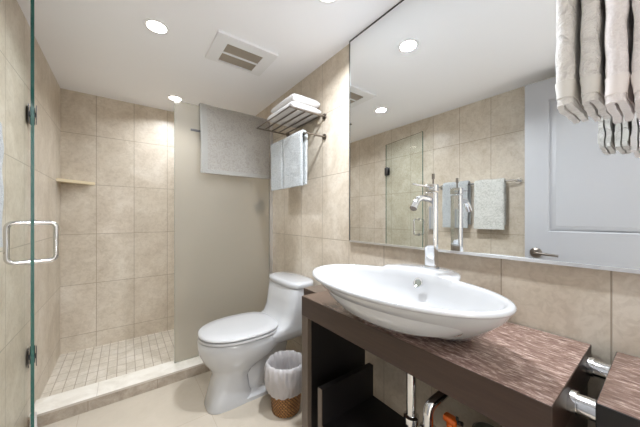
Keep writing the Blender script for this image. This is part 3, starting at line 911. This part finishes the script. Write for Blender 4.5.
def sect_flat(w, t, a0=0.0):
    """rounded flat strip: width along the bar, thickness across"""
    na = max(4, int(w / 0.012)); out = []
    r = t / 2
    for i in range(na + 1): out.append((-r, a0 + r + (w - 2 * r) * i / na))
    out.append((0, a0 + w))
    for i in range(na + 1): out.append((r, a0 + w - r - (w - 2 * r) * i / na))
    out.append((0, a0))
    return out

def sect_hairpin(w, t, g, a0=0.0, flip=False):
    """strip folded lengthways: a U open at the far end"""
    na = max(4, int(w / 0.014)); o = t + g / 2; i_ = g / 2; out = []
    L = [a0 + o + (w - o) * i / na for i in range(na + 1)]
    out += [(-o, a) for a in reversed(L)]
    for k in range(1, 6):
        th = PI * k / 6
        out.append((-o * math.cos(th), a0 + o - o * math.sin(th)))
    out += [(o, a) for a in L]
    out += [(i_, a) for a in reversed(L)]
    for k in range(1, 4):
        th = PI * k / 4
        out.append((i_ * math.cos(th), a0 + o - i_ * math.sin(th)))
    out += [(-i_, a) for a in L]
    if flip: out = [(n, 2 * a0 + w - a) for n, a in out]
    return out

# hotel rack over the toilet ------------------------------------------------
RZ = EYE + 0.655; RY0, RY1 = 1.352, 1.828; RX0 = 0.785
rk = thing('towel_rack', (XR, (RY0 + RY1) / 2, RZ), 'chrome hotel towel rack on the tiled wall above the toilet', 'towel rack')
for i in range(5):
    x = RX0 + (1.018 - RX0) * i / 4
    obj('rail', T([(x, RY0, RZ), (x, RY1, RZ)], 0.0048, 12), M['nickel'], rk)
for y in (RY0, RY1):
    bm = T([(RX0, y, RZ), (XR - 0.006, y, RZ)], 0.0060, 12)
    tube(bm, [(XR - 0.008, y, RZ), (XR - 0.0005, y, RZ)], 0.019, 24)
    obj('shelf_arm', bm, M['nickel'], rk)
LBZ, LBX = EYE + 0.522, 0.905
obj('hanging_bar', T([(LBX, RY0, LBZ), (LBX, RY1, LBZ)], 0.0055, 12), M['nickel'], rk)
for y in (RY0, RY1):
    bm = T([(LBX, y, LBZ), (XR - 0.006, y, LBZ)], 0.0060, 12)
    tube(bm, [(XR - 0.008, y, LBZ), (XR - 0.0005, y, LBZ)], 0.019, 24)
    obj('bar_arm', bm, M['nickel'], rk)

# two folded hand towels on the hanging bar
for y0, w, seed, lab in ((1.376, 0.228, 3.0, 'pale blue-grey folded hand towel on the rack bar, nearer the mirror'),
                         (1.616, 0.175, 8.0, 'pale blue-grey folded hand towel on the rack bar, nearer the shower')):
    bm = bmesh.new()
    path = over_bar((LBX, 0, LBZ), (0, 1, 0), 0.0165, 0.325, 0.315, gt=0.0205)
    sweep_towel(bm, path, None, (0, 1, 0), sect_hairpin(w, 0.0075, 0.004, y0), 0.004, 13, seed)
    tag(obj('hand_towel', bm, M['terry_blue'], smooth=60), lab, 'towel', 'towels hanging on the rack above the toilet')

# two folded white towels on top
def folded_towel(x0, x1, y0, y1, z0, h, layers, seed, lab, group):
    """folded towel: a flat roll of stacked layers whose folds face the near end"""
    bm = bmesh.new()
    lh = h / layers
    for k in range(layers):
        zc = z0 + lh * (k + 0.5)
        na = 26; rings = []
        for j in range(na + 1):
            y = y0 + (y1 - y0) * j / na
            endr = min(1.0, math.sqrt(max(0.0, 1 - (1 - min(j, na - j) / 2.0) ** 2)) if min(j, na - j) < 2 else 1.0)
            endr = max(endr, 0.35)
            ring = []
            for i in range(40):
                th = 2 * PI * i / 40
                c, s = math.cos(th), math.sin(th)
                X = (x0 + x1) / 2 + ((x1 - x0) / 2 - 0.003 * k) * math.copysign(abs(c) ** 0.34, c)
                Z = zc + lh * 0.53 * endr * math.copysign(abs(s) ** 0.75, s)
                q = Vector((X, y, Z))
                ring.append(q + Vector((wob(q, 0.004, 13, seed + k), 0, wob(q, 0.004, 12, seed + 5 + k) if k else abs(wob(q, 0.003, 12, seed)))))
            rings.append(ring)
        loft(bm, rings)
    return tag(obj('folded_towel', bm, M['terry_white'], smooth=60), lab, 'towel', group)
folded_towel(0.805, 1.035, 1.37, 1.70, RZ + 0.0075, 0.048, 1, 1.0, 'white folded bath towel lying directly on the rack rails, lower of two', 'white towels on the rack')
folded_towel(0.825, 1.035, 1.385, 1.685, RZ + 0.061, 0.054, 1, 6.0, 'white folded bath towel on top of the other white towel on the rack', 'white towels on the rack')

# big towel draped over the shower panel
bm = bmesh.new()
yF = PY - 0.058; zt = PZ1 + 0.010
path = dens([(0, yF - 0.004, EYE + 0.325), (0, yF, EYE + 0.60), (0, yF + 0.006, EYE + 0.72), (0, PY - 0.022, zt - 0.010), (0, PY - 0.014, zt + 0.002), (0, PY, zt + 0.006), (0, PY + 0.014, zt + 0.002), (0, PY + 0.019, zt - 0.02), (0, PY + 0.020, EYE + 0.57)], 0.02)
sweep_towel(bm, path, None, (1, 0, 0), sect_flat(0.558, 0.013, 0.447), 0.006, 7, 2.0)
bt = tag(obj('bath_towel', bm, M['terry_bath'], smooth=60), 'large grey patterned bath towel draped over the frosted shower panel', 'towel')

# towel bar on the left wall with two towels (seen in the mirror)
LZ = EYE + 0.285; LX = -0.345
lb = thing('towel_bar', (XL, 1.02, LZ), 'chrome towel bar on the left wall, seen in the mirror behind the faucet', 'towel bar')
obj('bar', T([(LX, 0.705, LZ), (LX, 1.33, LZ)], 0.008, 14), M['chrome'], lb)
for y in (0.712, 1.323):
    bm = T([(XL + 0.0005, y, LZ), (XL + 0.01, y, LZ)], 0.022, 24); tube(bm, [(XL + 0.01, y, LZ), (LX, y, LZ)], 0.009, 14)
    obj('bracket', bm, M['chrome'], lb)
for y0, w, fr, key, seed, lab in ((0.785, 0.225, 0.385, 'terry_sage', 4.0, 'sage grey hand towel on the left wall bar, seen large in the mirror'),
                                  (1.055, 0.228, 0.38, 'terry_blue', 7.0, 'pale blue-grey hand towel on the left wall bar, behind the faucet in the mirror')):
    bm = bmesh.new()
    path = over_bar((LX, 0, LZ), (0, 1, 0), 0.018 if key == 'terry_sage' else 0.027, 0.35, fr)
    sweep_towel(bm, path, None, (0, 1, 0), sect_flat(w, 0.016, y0), 0.005, 12, seed)
    tag(obj('hand_towel', bm, M[key], smooth=60), lab, 'towel', 'towels on the left wall bar')

# rack on the front wall beside the mirror, with two towels hanging close to the camera
NZ = EYE + 0.545
nr = thing('towel_rack', (0.75, YF, NZ), 'two-bar towel rack beside the mirror, holding the towels at top right', 'towel rack')
for y in (0.109, 0.042):
    obj('bar', T([(0.60, y, NZ), (0.95, y, NZ)], 0.0035, 14), M['nickel'], nr)
for x in (0.605, 0.945):
    bm = T([(x, YF + 0.0005, NZ), (x, 0.122, NZ)], 0.007, 14); tube(bm, [(x, YF + 0.0005, NZ), (x, YF + 0.009, NZ)], 0.02, 24)
    obj('arm', bm, M['nickel'], nr)
def near_towel(y, zb, x0, w, key, seed, lab, t, gap):
    gt = gap + 0.003; fl = NZ - zb
    bm = bmesh.new()
    path = over_bar((0, y, NZ), (1, 0, 0), gap, fl, fl - 0.005, 0.009, gt=gt)
    sweep_towel(bm, path, None, (1, 0, 0), sect_hairpin(w, t, 0.004, x0), 0.0042, 27, seed)
    o = tag(obj('hand_towel', bm, M[key], smooth=60), lab, 'towel', 'towels hanging at the top right')
    for s_, dz in ((-1, 0.0), (1, 0.005)):          # flat woven band just above the hem
        bm = bmesh.new()
        c = Vector((0, y + s_ * gap, 0))
        pts = dens([c + Vector((0, 0, zb + dz + 0.014)), c + Vector((0, 0, zb + dz + 0.046))], 0.008)
        if s_ > 0: pts.reverse()
        sweep_towel(bm, pts, None, (1, 0, 0), sect_hairpin(w + 0.002, t + 0.002, 0.0035, x0 - 0.002), 0.0042, 27, seed)
        obj('woven_band', bm, M[key + '_band'], o, smooth=60)
    return o
M['terry_grey_band'] = mat('grey_woven_band', srgb(222, 219, 213), 0.8)
M['terry_pink_band'] = mat('white_woven_band', srgb(240, 233, 230), 0.8)
near_towel(0.109, EYE + 0.216, 0.690, 0.165, 'terry_grey', 11.0, 'grey folded hand towel at top right, left of the furry white one', 0.011, 0.0175)
near_towel(0.042, EYE + 0.195, 0.680, 0.165, 'terry_pink', 15.0, 'furry white folded hand towel hanging at the right edge, beside the grey one', 0.011, 0.0165)
